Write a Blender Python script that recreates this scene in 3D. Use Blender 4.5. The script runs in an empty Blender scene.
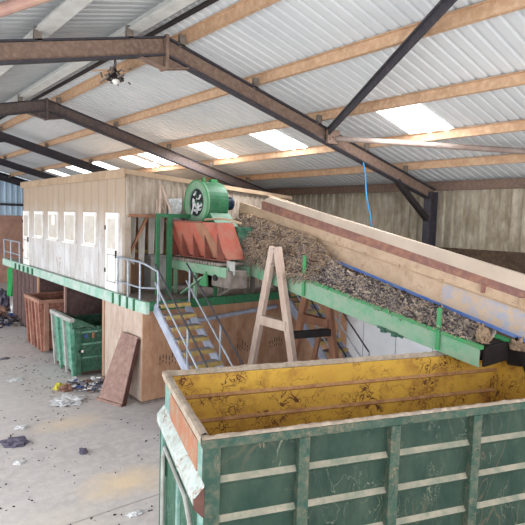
import bpy, bmesh, math, random
from mathutils import Vector, Matrix, noise
random.seed(7)
SC = bpy.context.scene
COL = SC.collection
V = Vector

# ------------------------------------------------------------------ materials
def lin(c):
    return tuple(((v/255)/12.92 if v/255 <= .04045 else ((v/255+.055)/1.055)**2.4) for v in c)+(1,)

def mat(name, base, second=None, amt=.5, scale=3.0, third=None, amt3=.4, scale3=14.0, rough=.8, metal=0.0, bump=.0, bscale=40., stretch=(1, 1, 1), sharp=.2, sharp3=.13, k3=.65, lines=None, zmix=None):
    m = bpy.data.materials.new(name); m.use_nodes = True
    nt = m.node_tree; N = nt.nodes; L = nt.links
    b = N['Principled BSDF']; b.inputs['Roughness'].default_value = rough; b.inputs['Metallic'].default_value = metal; b.inputs['Specular IOR Level'].default_value = .22
    tc = N.new('ShaderNodeTexCoord'); mp = N.new('ShaderNodeMapping'); mp.inputs['Scale'].default_value = stretch
    L.new(tc.outputs['Object'], mp.inputs[0])
    def nz(sc, det=6, ro=.6):
        n = N.new('ShaderNodeTexNoise'); n.inputs['Scale'].default_value = sc; n.inputs['Detail'].default_value = det
        n.inputs['Roughness'].default_value = ro; L.new(mp.outputs[0], n.inputs['Vector']); return n.outputs['Fac']
    if third: third = tuple(int(t*k3+q*(1-k3)) for t, q in zip(third, base))
    cur = None
    def mix(facsock, a, bcol, th, sh):
        r = N.new('ShaderNodeValToRGB'); r.color_ramp.elements[0].position = max(0, th-sh); r.color_ramp.elements[1].position = min(1, th+sh)
        L.new(facsock, r.inputs[0])
        x = N.new('ShaderNodeMix'); x.data_type = 'RGBA'
        L.new(r.outputs[0], x.inputs[0])
        if a[0] == 'c': x.inputs[6].default_value = a[1]
        else: L.new(a[1], x.inputs[6])
        x.inputs[7].default_value = bcol
        return ('s', x.outputs[2])
    cur = ('c', lin(base))
    if second: cur = mix(nz(scale), cur, lin(second), 1-(.5+(amt-.5)*.5)-.0, sharp)
    if third: cur = mix(nz(scale3, 8, .7), cur, lin(third), 1-(.5+(amt3-.5)*.5), sharp3)
    if zmix:      # dust and grime lying higher or lower on the sheet, edge broken up by noise
        sp = N.new('ShaderNodeSeparateXYZ'); L.new(tc.outputs['Object'], sp.inputs[0])
        a1 = N.new('ShaderNodeMath'); a1.operation = 'MULTIPLY_ADD'; L.new(nz(1.3), a1.inputs[0]); a1.inputs[1].default_value = 1.6; L.new(sp.outputs[2], a1.inputs[2])
        mr = N.new('ShaderNodeMapRange'); mr.inputs['From Min'].default_value = zmix[1]+.8; mr.inputs['From Max'].default_value = zmix[2]+.8; L.new(a1.outputs[0], mr.inputs['Value'])
        x = N.new('ShaderNodeMix'); x.data_type = 'RGBA'; L.new(mr.outputs[0], x.inputs[0])
        if cur[0] == 'c': x.inputs[6].default_value = cur[1]
        else: L.new(cur[1], x.inputs[6])
        x.inputs[7].default_value = lin(zmix[0]); cur = ('s', x.outputs[2])
    if lines:     # thin scratches / rust scribbles: narrow bands of a distorted noise
        for (lc, lsc, lw, *kk) in lines:
            n = N.new('ShaderNodeTexNoise'); n.inputs['Scale'].default_value = lsc; n.inputs['Detail'].default_value = 3; n.inputs['Distortion'].default_value = 1.6
            L.new(mp.outputs[0], n.inputs['Vector'])
            a1 = N.new('ShaderNodeMath'); a1.operation = 'SUBTRACT'; L.new(n.outputs['Fac'], a1.inputs[0]); a1.inputs[1].default_value = .5
            a2 = N.new('ShaderNodeMath'); a2.operation = 'ABSOLUTE'; L.new(a1.outputs[0], a2.inputs[0])
            gate = nz(lsc*.45, 2)
            a3 = N.new('ShaderNodeMapRange'); a3.inputs['From Min'].default_value = lw; a3.inputs['From Max'].default_value = lw*.3; L.new(a2.outputs[0], a3.inputs['Value'])
            a4 = N.new('ShaderNodeMapRange'); a4.inputs['From Min'].default_value = .47; a4.inputs['From Max'].default_value = .56; L.new(gate, a4.inputs['Value'])
            a5 = N.new('ShaderNodeMath'); a5.operation = 'MULTIPLY'; L.new(a3.outputs[0], a5.inputs[0]); L.new(a4.outputs[0], a5.inputs[1])
            a6 = N.new('ShaderNodeMath'); a6.operation = 'MULTIPLY'; L.new(a5.outputs[0], a6.inputs[0]); a6.inputs[1].default_value = kk[0] if kk else 1; a5 = a6
            x = N.new('ShaderNodeMix'); x.data_type = 'RGBA'; L.new(a5.outputs[0], x.inputs[0])
            if cur[0] == 'c': x.inputs[6].default_value = cur[1]
            else: L.new(cur[1], x.inputs[6])
            x.inputs[7].default_value = lin(lc); cur = ('s', x.outputs[2])
    if cur[0] == 'c': b.inputs['Base Color'].default_value = cur[1]
    else: L.new(cur[1], b.inputs['Base Color'])
    if bump:
        bp = N.new('ShaderNodeBump'); bp.inputs['Strength'].default_value = bump; bp.inputs['Distance'].default_value = .02
        L.new(nz(bscale, 8), bp.inputs['Height']); L.new(bp.outputs[0], b.inputs['Normal'])
    return m

M = {}
M['concrete'] = mat('concrete_floor', (190, 184, 182), (170, 164, 162), .5, .55, (204, 196, 190), .42, 5, rough=.9, bump=.25, bscale=22, sharp=.2)
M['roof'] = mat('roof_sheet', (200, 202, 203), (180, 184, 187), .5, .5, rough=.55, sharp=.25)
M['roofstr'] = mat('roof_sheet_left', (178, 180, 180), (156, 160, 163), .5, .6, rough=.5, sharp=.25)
M['purlin'] = mat('tan_purlin', (180, 146, 116), (158, 126, 100), .5, 1.3, (200, 174, 148), .4, 9, rough=.7)
M['purlin_pale'] = mat('pale_purlin', (196, 196, 192), (170, 170, 166), .5, 3, rough=.7)
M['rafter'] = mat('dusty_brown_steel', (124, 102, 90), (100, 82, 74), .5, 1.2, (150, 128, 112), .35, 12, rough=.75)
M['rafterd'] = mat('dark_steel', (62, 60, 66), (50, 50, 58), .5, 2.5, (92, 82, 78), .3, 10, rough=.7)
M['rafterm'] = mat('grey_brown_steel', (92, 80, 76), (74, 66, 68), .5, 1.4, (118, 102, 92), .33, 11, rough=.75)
M['black'] = mat('black_steel', (38, 36, 38), (58, 48, 46), .4, 4, rough=.7)
M['gallery'] = mat('galvanised_tube', (170, 178, 188), (130, 136, 146), .5, 6, rough=.45, metal=.3)
M['tube'] = mat('grey_tube', (138, 128, 122), (104, 84, 76), .45, 3, rough=.6)
M['redtube'] = mat('mauve_tube', (142, 108, 102), (166, 136, 118), .45, 4, rough=.6)
M['wallsheet'] = mat('old_wall_sheet', (166, 156, 138), (134, 122, 104), .5, .9, (196, 188, 172), .4, 5, rough=.7, stretch=(1, 1, .35))
M['wallblue'] = mat('blue_wall_sheet', (200, 222, 240), (176, 204, 228), .5, 1.2, rough=.6, stretch=(1, 1, .3))
M['brick'] = mat('brick_red', (190, 150, 132), (160, 122, 108), .5, 2, rough=.9)
M['dirtwall'] = mat('dirt_stained_concrete', (84, 68, 56), (66, 54, 46), .5, 1.5, (110, 92, 76), .35, 9, rough=.95, bump=.4)
M['whitewall'] = mat('whitewashed_wall', (236, 240, 246), (222, 228, 236), .45, 1.2, rough=.8)
M['cab'] = mat('cabin_cladding', (190, 186, 184), (168, 162, 158), .5, .7, (210, 210, 212), .45, 2.2, rough=.7, stretch=(1, 1, .35), sharp=.25, zmix=((164, 144, 124), 1.0, 2.5), lines=(((150, 136, 124), 2.0, .01),))
M['cabend'] = mat('cabin_end_sheet', (160, 146, 132), (134, 118, 104), .5, 1.4, (182, 172, 160), .38, 6, rough=.75, stretch=(1, 1, .4))
M['fascia'] = mat('beige_fascia', (176, 152, 126), (150, 126, 104), .5, 2.0, rough=.75)
M['white'] = mat('white_frame', (236, 234, 230), (206, 200, 194), .4, 4, rough=.5)
M['pane'] = mat('grimy_pane', (204, 198, 188), (184, 176, 166), .5, 4, rough=.25)
M['paper'] = mat('paper', (240, 236, 228), rough=.8)
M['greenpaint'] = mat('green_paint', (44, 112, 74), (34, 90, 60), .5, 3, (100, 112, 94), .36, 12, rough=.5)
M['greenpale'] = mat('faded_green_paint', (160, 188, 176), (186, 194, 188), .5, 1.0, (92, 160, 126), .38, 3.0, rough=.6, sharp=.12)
M['greendust'] = mat('dusty_green_paint', (116, 154, 128), (140, 154, 134), .5, 2.0, (66, 146, 102), .33, 5, rough=.6)
M['greenlip'] = mat('bright_green_lip', (44, 142, 84), (88, 122, 90), .45, 4, rough=.5)
M['deck'] = mat('dirty_deck', (136, 124, 118), (104, 94, 90), .5, 2, (166, 156, 150), .35, 12, rough=.9)
M['board'] = mat('brown_shuttering_board', (176, 136, 108), (148, 108, 84), .5, 1.1, (196, 160, 134), .38, 5, rough=.8, stretch=(1, 1, .45))
M['boardpale'] = mat('pale_board', (184, 164, 150), (160, 136, 120), .5, 1.2, (196, 182, 172), .4, 5, rough=.8, stretch=(1, 1, .4))
M['boarddark'] = mat('dark_board', (94, 72, 70), (74, 58, 58), .5, 1.2, (120, 98, 92), .33, 6, rough=.85)
M['lean'] = mat('leaning_board_face', (140, 112, 104), (118, 92, 84), .5, 1.6, (164, 136, 124), .4, 8, rough=.8)
M['rustskip'] = mat('rusty_skip_paint', (148, 98, 84), (112, 70, 60), .5, 2.2, (176, 134, 118), .36, 7, rough=.8, lines=(((96, 60, 50), 4, .02),))
M['rustrim'] = mat('dusty_pink_rim', (168, 130, 112), (136, 96, 82), .5, 3, rough=.8)
M['rustdark'] = mat('dark_rust', (92, 62, 54), (66, 46, 44), .5, 3, rough=.9)
M['bgreen'] = mat('mint_green_skip', (84, 142, 118), (56, 108, 88), .5, 2.4, (156, 178, 168), .36, 6, rough=.6, lines=(((170, 180, 172), 4, .015),))
M['bgreend'] = mat('mid_green_skip', (50, 88, 70), (40, 72, 58), .5, 2.8, (86, 120, 102), .36, 8, rough=.65, lines=(((130, 140, 126), 5, .012),))
M['greyw'] = mat('grey_white_metal', (170, 172, 168), (132, 128, 122), .5, 4, rough=.6)
M['skip'] = mat('teal_green_paint', (22, 46, 38), (15, 34, 28), .5, 1.4, (66, 74, 62), .38, 3, rough=.7, stretch=(1, 1, .55), sharp3=.2, lines=(((130, 130, 112), 3, .006, .4), ((96, 80, 64), 1.3, .02, .35)))
M['skiprib'] = mat('dusty_rib_paint', (136, 128, 114), (108, 106, 94), .5, 3, (66, 84, 72), .36, 7, rough=.85)
M['skippost'] = mat('worn_green_post', (40, 66, 56), (30, 52, 44), .5, 3, (100, 88, 74), .4, 8, rough=.6, lines=(((124, 102, 80), 6, .02, .4),))
M['skiprim'] = mat('dusty_rim', (184, 168, 152), (150, 132, 116), .5, 5, (106, 104, 92), .36, 12, rough=.85, bump=.5)
M['yellow'] = mat('worn_yellow_paint', (200, 160, 68), (178, 138, 62), .45, 1.4, (130, 86, 50), .3, 2.2, rough=.6, sharp=.2, sharp3=.1, k3=.8, lines=(((92, 54, 38), 4.5, .022), ((84, 50, 36), 2.2, .02), ((100, 60, 40), 9, .018)))
M['yellowdark'] = mat('yellow_rusted', (168, 128, 92), (128, 88, 60), .5, 2.5, (190, 150, 96), .35, 8, rough=.7)
M['skipend'] = mat('pale_teal_end', (112, 146, 138), (86, 124, 116), .5, 2.5, (168, 174, 166), .36, 6, rough=.6)
M['orange'] = mat('orange_rust_panel', (168, 112, 84), (140, 90, 68), .5, 3, (140, 156, 144), .34, 6, rough=.75)
M['lip'] = mat('chipped_white_lip', (186, 194, 190), (156, 170, 166), .45, 4, (128, 92, 74), .3, 9, rough=.6, lines=(((120, 84, 66), 5, .02),))
M['hopper'] = mat('salmon_red_paint', (176, 88, 72), (150, 78, 64), .5, 1.6, (146, 116, 100), .42, 4, rough=.6)
M['fin'] = mat('brown_fin', (128, 74, 62), (102, 62, 54), .5, 5, rough=.7)
M['greysteel'] = mat('grimy_grey_steel', (126, 118, 110), (92, 84, 78), .5, 5, rough=.7)
M['bolt'] = mat('roller_steel', (150, 140, 130), (88, 80, 76), .5, 10, rough=.5)
M['rubber'] = mat('black_rubber', (26, 22, 21), (38, 32, 30), .4, 4, rough=.9)
M['blue'] = mat('blue_edge', (74, 112, 188), (120, 136, 166), .4, 5, rough=.6)
M['cream'] = mat('cream_panel', (186, 162, 138), (170, 146, 124), .5, 1.2, (144, 118, 96), .32, 5, rough=.7, lines=(((130, 104, 84), 3, .008),))
M['creamblue'] = mat('cream_blue_chip_panel', (184, 162, 140), (170, 148, 128), .5, 1.8, (122, 148, 186), .38, 5, rough=.7, k3=.9)
M['cover'] = mat('dusty_white_cover', (186, 170, 155), (170, 154, 140), .5, 1.5, rough=.8)
M['rustbeam'] = mat('rust_brown_beam', (138, 98, 86), (112, 84, 82), .5, 1.8, (170, 128, 104), .34, 7, rough=.75)
M['straw'] = mat('straw_waste', (142, 118, 96), (104, 90, 82), .5, 5, (170, 148, 122), .38, 20, rough=.95, bump=.8, bscale=50)
M['dirtmix'] = mat('mixed_dirt', (112, 102, 98), (52, 48, 54), .5, 2.6, (172, 158, 142), .42, 13, rough=.95, bump=.9, bscale=60, sharp=.1, k3=1, sharp3=.05)
M['strand1'] = mat('pale_strand', (168, 146, 122), rough=.9)
M['strand2'] = mat('grey_strand', (128, 118, 114), rough=.9)
M['strand3'] = mat('dark_strand', (82, 66, 58), rough=.9)
M['wood'] = mat('pale_worn_wood', (198, 180, 168), (174, 150, 136), .5, 3, (150, 122, 108), .3, 10, rough=.85, stretch=(1, 1, .3))
M['wooddark'] = mat('brown_worn_wood', (160, 116, 92), (122, 84, 68), .5, 3, rough=.85, stretch=(1, 1, .3))
M['tread'] = mat('yellow_nosing', (184, 156, 92), (132, 116, 84), .48, 7, rough=.7)
M['treadtop'] = mat('worn_tread_plate', (148, 142, 146), (112, 108, 116), .5, 8, rough=.7)
M['stringer'] = mat('blue_grey_stringer', (168, 174, 188), (136, 140, 158), .5, 3, rough=.6)
M['motor'] = mat('dark_blue_motor', (44, 56, 84), (30, 36, 52), .5, 6, rough=.5)
M['rope'] = mat('blue_rope', (54, 132, 186), rough=.8)
M['skyl'] = bpy.data.materials.new('translucent_rooflight'); M['skyl'].use_nodes = True
_b = M['skyl'].node_tree.nodes['Principled BSDF']; _b.inputs['Base Color'].default_value = (.9, .9, .88, 1)
_b.inputs['Emission Color'].default_value = (1, .99, .97, 1); _b.inputs['Emission Strength'].default_value = 2.6
for k, c in dict(ragwhite=(224, 224, 226), raggrey=(120, 116, 124), ragyellow=(206, 196, 76), ragblue=(70, 92, 150), ragpurple=(98, 92, 108), ragbrown=(140, 104, 90), raggreen=(52, 152, 84), ragdark=(52, 48, 56), ragpink=(196, 150, 140)).items():
    M[k] = mat(k, c, tuple(int(v*.72) for v in c), .45, 14, rough=.8)
M['crack'] = mat('crack_filler', (160, 152, 148), rough=.95)

# ------------------------------------------------------------------ mesh builder
class MB:
    def __init__(s): s.v = []; s.f = []
    def add(s, vs, fs):
        o = len(s.v); s.v += [tuple(v) for v in vs]; s.f += [tuple(i+o for i in f) for f in fs]; return s
    def hexa(s, c):   # 8 corners: bottom 4 ccw, top 4 ccw
        return s.add(c, [(3, 2, 1, 0), (4, 5, 6, 7), (0, 1, 5, 4), (1, 2, 6, 5), (2, 3, 7, 6), (3, 0, 4, 7)])
    def box(s, x0, x1, y0, y1, z0, z1):
        return s.hexa([(x0, y0, z0), (x1, y0, z0), (x1, y1, z0), (x0, y1, z0), (x0, y0, z1), (x1, y0, z1), (x1, y1, z1), (x0, y1, z1)])
    def slab(s, x0, x1, a, b):  # sloped box along Y: a=(Y,zb,zt)
        return s.hexa([(x0, a[0], a[1]), (x1, a[0], a[1]), (x1, b[0], b[1]), (x0, b[0], b[1]), (x0, a[0], a[2]), (x1, a[0], a[2]), (x1, b[0], b[2]), (x0, b[0], b[2])])
    def beam(s, p, q, w, h, up=(0, 0, 1)):
        p = V(p); q = V(q); d = (q-p).normalized(); up = V(up)
        if abs(d.dot(up)) > .99: up = V((1, 0, 0))
        r = d.cross(up).normalized(); u = r.cross(d)
        c = []
        for e in (p, q):
            for a, b in ((-1, -1), (1, -1), (1, 1), (-1, 1)): c.append(e+r*a*w/2+u*b*h/2)
        return s.add(c, [(3, 2, 1, 0), (4, 5, 6, 7), (0, 1, 5, 4), (1, 2, 6, 5), (2, 3, 7, 6), (3, 0, 4, 7)])
    def ibeam(s, p, q, w, h, t=.03, up=(0, 0, 1)):
        p = V(p); q = V(q); d = (q-p).normalized(); up = V(up)
        if abs(d.dot(up)) > .99: up = V((1, 0, 0))
        r = d.cross(up).normalized(); u = r.cross(d)
        s.beam(p, q, t, h-2*t, up)
        for sg in (-1, 1): s.beam(p+u*sg*(h/2-t/2), q+u*sg*(h/2-t/2), w, t, up)
        return s
    def tube(s, pts, r, n=10, caps=True):
        pts = [V(p) for p in pts]; o = len(s.v); prev = None
        for i, p in enumerate(pts):
            d = (pts[min(i+1, len(pts)-1)]-pts[max(i-1, 0)]).normalized()
            a = V((0, 0, 1)) if abs(d.z) < .95 else V((1, 0, 0))
            x = d.cross(a).normalized(); y = d.cross(x)
            if prev is not None:
                x = (prev-d*prev.dot(d)).normalized(); y = d.cross(x)
            prev = x
            rr = r[i] if isinstance(r, (list, tuple)) else r
            for k in range(n):
                t = 2*math.pi*k/n; s.v.append(tuple(p+(x*math.cos(t)+y*math.sin(t))*rr))
        for i in range(len(pts)-1):
            for k in range(n):
                a = o+i*n+k; b = o+i*n+(k+1) % n; s.f.append((a, b, b+n, a+n))
        if caps:
            s.f.append(tuple(o+k for k in range(n))[::-1]); e = o+(len(pts)-1)*n; s.f.append(tuple(e+k for k in range(n)))
        return s
    def prism(s, poly, d):  # poly list of 3d points, extruded by vector d
        n = len(poly); d = V(d); o = [V(p) for p in poly]
        vs = o+[p+d for p in o]
        fs = [tuple(range(n))[::-1], tuple(range(n, 2*n))]+[(i, (i+1) % n, n+(i+1) % n, n+i) for i in range(n)]
        return s.add(vs, fs)
    def build(s, name, m, parent=None, bevel=0, smooth=False, T=None):
        me = bpy.data.meshes.new(name)
        vs = s.v if T is None else [tuple(T @ V(v)) for v in s.v]
        off = V((0, 0, 0))
        if parent is not None: off = parent.matrix_world.translation.copy() if parent.parent is None else (parent['_o'] if '_o' in parent else V((0, 0, 0)))
        root = parent
        while root is not None and root.parent is not None: root = root.parent
        if root is not None:
            inv = Matrix.Translation(root.location).inverted()
            vs = [tuple(inv @ V(v)) for v in vs]
        me.from_pydata(vs, [], s.f); me.update()
        bm = bmesh.new(); bm.from_mesh(me); bmesh.ops.recalc_face_normals(bm, faces=bm.faces); bm.to_mesh(me); bm.free()
        o = bpy.data.objects.new(name, me); COL.objects.link(o)
        if isinstance(m, (list, tuple)):
            for mm in m: me.materials.append(mm)
        else: me.materials.append(m)
        if parent is not None: o.parent = parent
        if bevel:
            b = o.modifiers.new('bevel', 'BEVEL'); b.width = bevel; b.segments = 2; b.limit_method = 'ANGLE'
        if smooth:
            for p in me.polygons: p.use_smooth = True
        return o

def tag(o, label, cat, group=None, kind=None):
    o['label'] = label; o['category'] = cat
    if group: o['group'] = group
    if kind: o['kind'] = kind
    return o
def thing(name, label, cat, loc=(0, 0, 0), group=None):
    o = bpy.data.objects.new(name, None); COL.objects.link(o); o.location = loc; o.empty_display_size = .1
    return tag(o, label, cat, group)
def struct(o): o['kind'] = 'structure'; return o

# ------------------------------------------------------------------ camera
f, yaw, pitch, roll, H = 522.7, math.radians(38.95), math.radians(4.645), math.radians(1.71), 4.7
fw = V((math.sin(yaw)*math.cos(pitch), math.cos(yaw)*math.cos(pitch), -math.sin(pitch)))
r0 = V((math.cos(yaw), -math.sin(yaw), 0)); u0 = r0.cross(fw)
rr = r0*math.cos(roll)+u0*math.sin(roll); uu = -r0*math.sin(roll)+u0*math.cos(roll)
cam = bpy.data.cameras.new('camera'); co = bpy.data.objects.new('camera', cam); COL.objects.link(co); SC.camera = co
cam.sensor_width = 36; cam.sensor_fit = 'HORIZONTAL'; cam.lens = 36*f/525; cam.clip_end = 300
mw = Matrix(((rr.x, uu.x, -fw.x, 0), (rr.y, uu.y, -fw.y, 0), (rr.z, uu.z, -fw.z, H), (0, 0, 0, 1)))
co.matrix_world = mw

# ------------------------------------------------------------------ shell
AX, AZ, TH, EX = 4.78, 7.85, .255, 13.8
XL = AX-(EX-AX)
def zr(x, off=0): return AZ-TH*abs(x-AX)+off       # rafter centre height
SHEET = .47                                        # sheet above rafter centre line
# floor
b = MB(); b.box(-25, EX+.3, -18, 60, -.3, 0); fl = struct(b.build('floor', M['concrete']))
# floor material: blend in pale ochre patches, edges broken up by noise
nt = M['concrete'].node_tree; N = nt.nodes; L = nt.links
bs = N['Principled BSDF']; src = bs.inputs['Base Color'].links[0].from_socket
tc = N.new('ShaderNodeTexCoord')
def tint_patch(px, py, rx, ry, col, src, k):
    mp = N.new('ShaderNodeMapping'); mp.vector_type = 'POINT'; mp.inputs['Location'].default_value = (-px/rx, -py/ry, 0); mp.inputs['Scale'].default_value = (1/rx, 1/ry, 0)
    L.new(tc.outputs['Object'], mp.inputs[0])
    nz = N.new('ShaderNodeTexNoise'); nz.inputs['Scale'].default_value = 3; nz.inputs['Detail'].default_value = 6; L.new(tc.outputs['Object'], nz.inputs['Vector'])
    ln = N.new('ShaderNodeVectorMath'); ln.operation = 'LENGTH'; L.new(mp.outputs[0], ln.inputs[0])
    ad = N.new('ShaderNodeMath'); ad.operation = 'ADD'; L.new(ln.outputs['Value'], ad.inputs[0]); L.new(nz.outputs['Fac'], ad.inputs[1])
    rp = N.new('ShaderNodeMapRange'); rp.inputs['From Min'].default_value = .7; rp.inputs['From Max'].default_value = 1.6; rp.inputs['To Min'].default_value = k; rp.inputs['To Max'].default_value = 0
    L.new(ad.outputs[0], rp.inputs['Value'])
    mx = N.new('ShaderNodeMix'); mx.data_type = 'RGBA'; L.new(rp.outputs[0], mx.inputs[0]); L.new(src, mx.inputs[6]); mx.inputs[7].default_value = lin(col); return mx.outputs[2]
src = tint_patch(3.8, 8.4, .9, .55, (220, 196, 162), src, .8)
src = tint_patch(3.9, 11.6, .9, .5, (212, 192, 168), src, .7)
src = tint_patch(2.4, 7.6, 1.1, .8, (200, 190, 178), src, .5)
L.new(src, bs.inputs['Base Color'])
# floor joint
b = MB(); b.box(-4, 13.7, 7.66, 7.69, 0, .003); struct(b.build('trim_1', M['crack']))

# corrugated sheets
def corr(u0, u1, pitch=.2, h=.035):
    out = []; u = u0
    while u < u1:
        out += [(u, 0), (u+pitch*.60, 0), (u+pitch*.70, h), (u+pitch*.90, h)]; u += pitch
    return out
def roofsheet(name, xa, xb, y0, y1, m, lift=0):
    b = MB(); pr = corr(y0, y1, .235, .035); o = 0
    for (y, h) in pr:
        for x in (xa, xb): b.v.append((x, y, zr(x, SHEET+h+lift)))
    for i in range(len(pr)-1): b.f.append((2*i, 2*i+1, 2*i+3, 2*i+2))
    # top skin for thickness
    n = len(b.v)
    for y in (y0, y1):
        for x in (xa, xb): b.v.append((x, y, zr(x, SHEET+.06+lift)))
    b.f.append((n, n+1, n+3, n+2))
    return b.build(name, m)
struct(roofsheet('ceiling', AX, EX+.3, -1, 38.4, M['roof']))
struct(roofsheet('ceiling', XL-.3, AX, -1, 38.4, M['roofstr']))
# rooflights
for i, yc in enumerate((7.08, 11.7, 15.12, 19.05, 20.75, 24.2, 27.6, 31)):
    b = MB(); b.box(0, 0, 0, 0, 0, 0); b = MB()
    pr = [(yc-.56, -.012), (yc-.42, -.012), (yc-.40, -.03), (yc-.34, -.03), (yc-.32, -.012), (yc+.02, -.012), (yc+.04, -.03), (yc+.1, -.03), (yc+.12, -.012), (yc+.56, -.012)]
    for (y, h) in pr:
        for x in (8.88, 10.62): b.v.append((x, y, zr(x, SHEET+h)))
    for k in range(len(pr)-1): b.f.append((2*k, 2*k+1, 2*k+3, 2*k+2))
    o = b.build('window_%d' % (i+1), M['skyl']); struct(o)
    sm = o.modifiers.new('s', 'SOLIDIFY'); sm.thickness = .006

def wallsheet(name, axis, c, u0, u1, z0, z1, m, pitch=.3, h=.05, top=None):
    b = MB(); pr = corr(u0, u1, pitch, h)
    for (u, d) in pr:
        zt = z1 if top is None else top(u)
        for z in (z0, zt):
            b.v.append((c-d, u, z) if axis == 'x' else (u, c-d, z))
    for i in range(len(pr)-1): b.f.append((2*i, 2*i+1, 2*i+3, 2*i+2))
    o = b.build(name, m); sm = o.modifiers.new('s', 'SOLIDIFY'); sm.thickness = .01; return struct(o)
wallsheet('wall_right', 'x', EX+.22, -1, 38.2, 4.05, 5.95, M['wallsheet'])
b = MB(); b.box(EX+.12, EX+.32, -1, 38.2, 1.58, 4.05); struct(b.build('wall_right', M['dirtwall']))
b = MB(); b.box(13.36, EX+.32, -1, 38.2, 0, 1.58)
struct(b.build('wall_right', M['whitewall']))
b = MB()
for y in (4.6, 5.9, 7.2, 8.5, 9.8, 11.1): b.box(13.35, 13.36, y, y+.02, .02, 1.56)
struct(b.build('trim_2', M['gallery']))
# far gable: blue sheets over brick
wallsheet('wall_back', 'y', 38.3, XL, EX+.1, 4.5, 0, M['wallblue'], .35, .06, top=lambda x: zr(x, SHEET-.03))
b = MB(); b.box(XL, EX+.1, 38.15, 38.45, 0, 4.5); struct(b.build('wall_back', M['brick']))
b = MB(); b.box(XL, EX, 38.02, 38.14, 5.15, 5.3); struct(b.build('trim_3', M['rafterd']))
b = MB(); b.beam((AX, 38.1, zr(AX, .2)), (EX, 38.1, zr(EX, .2)), .12, .3, (0, 0, 1)); struct(b.build('trim_4', M['rafterd']))

# ------------------------------------------------------------------ steel frames
names = ['nearest', 'second', 'third', 'fourth', 'fifth']
def frame(Y, m, label):
    t = thing('portal_frame', label, 'steel frame', (EX-.15, Y, 0), 'steel portal frames')
    for sg in (1, -1):
        xe = AX+sg*(EX-AX-.1)
        b = MB(); b.beam((AX+sg*.02, Y, AZ), (xe, Y, zr(xe)), .025, .3); rf = b.build('rafter', m, t)
        for e in (-.16, .16):
            b = MB(); b.beam((AX+sg*.02, Y, AZ+e), (xe, Y, zr(xe)+e), .2, .03); b.build('flange', M['rafterd'], rf)
        b = MB(); b.ibeam((xe-sg*.1, Y, 0), (xe-sg*.1, Y, zr(xe, .1)), .24, .36, .03, (1, 0, 0)); b.build('column', M['rafterd'], t)
        # knee brace
        b = MB(); b.beam((xe-sg*1.75, Y, zr(xe-1.75*sg, -.15)), (xe-sg*.28, Y, zr(xe, -.7)), .14, .14, (0, 1, 0)); b.build('knee_brace', M['black'], t)
        # apex haunch under the ridge
        b = MB(); b.prism([(AX, Y-.02, AZ-.15), (AX, Y-.02, AZ-.4), (AX+sg*.5, Y-.02, zr(AX+.5, -.15))], (0, .04, 0))
        b.beam((AX, Y, AZ-.4), (AX+sg*.5, Y, zr(AX+.5, -.17)), .18, .025, (0, 0, 1)); b.build('apex_haunch', m, t)
        for xx in ((5.12, 6.9, 8.8, 10.54, 12.22) if sg > 0 else (4.07, 2.52, .87)):
            bb = MB(); bb.box(xx-.07, xx+.05, Y-.1, Y-.02, zr(xx, .15), zr(xx, .36)); bb.build('purlin_cleat', M['greysteel'], t)
    b = MB(); b.box(AX-.03, AX+.03, Y-.13, Y+.13, AZ-.42, AZ+.2); b.build('ridge_plate', m, t)
    return t
for i, n in enumerate((-1, 0, 1, 2, 3, 4)):
    Y = 9+7.2*n
    if Y > 37.9: Y = 37.8
    lab = ['dusty brown steel roof frame nearest the viewer, behind the camera position',
           'brown steel roof frame crossing the top, nearest one with its ridge in view',
           'brown steel roof frame second in view, passing over the pale cabin roof',
           'dark steel roof frame third in view from the front',
           'dark steel roof frame fourth in view, seen above the far cabin windows',
           'dark steel roof frame close to the blue far gable wall'][i]
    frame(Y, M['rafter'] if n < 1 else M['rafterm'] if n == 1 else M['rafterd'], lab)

def purlin(x, y0, y1, m, label, pale=False):
    b = MB(); sg = 1 if x > AX else -1
    zc = zr(x, .375); h = .185
    b.beam((x, y0, zc), (x, y1, zc), .012*2, h); b.beam((x+.04*sg, y0, zc-h/2), (x+.04*sg, y1, zc-h/2), .09, .014); b.beam((x-.04*sg, y0, zc+h/2-.007), (x-.04*sg, y1, zc+h/2-.007), .09, .014)
    if pale: b.beam((x, y0, zc-h/2+.01), (x, y1, zc-h/2+.01), .26, .02)
    return tag(b.build('roof_purlin', m), label, 'purlin', 'purlins carrying the roof sheets')
ords = ['topmost', 'second', 'third', 'fourth', 'fifth']
for k, x in enumerate((5.2, 6.98, 8.88, 10.62, 12.3)):
    purlin(x, -.8, 38, M['purlin'], 'long tan steel purlin, %s below the ridge on the right roof slope' % ords[k])
for k, x in enumerate((4.15, 2.6, .95)):
    purlin(x, -.8, 38, M['purlin_pale'] if True else 0, 'long pale grey purlin, %s below the ridge on the left roof slope' % ords[k], True)
b = MB(); b.ibeam((EX-.05, -.8, zr(EX, .3)), (EX-.05, 38, zr(EX, .3)), .16, .26, .02)
tag(b.build('eaves_beam', M['rafter']), 'brown steel eaves beam along the top of the old sheet side wall', 'beam')
b = MB(); b.tube([(AX, -.8, AZ+.36), (AX, 38, AZ+.36)], .045, 8)
tag(b.build('ridge_rod', M['black']), 'thin dark bar running along the roof ridge', 'bar')

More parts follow.
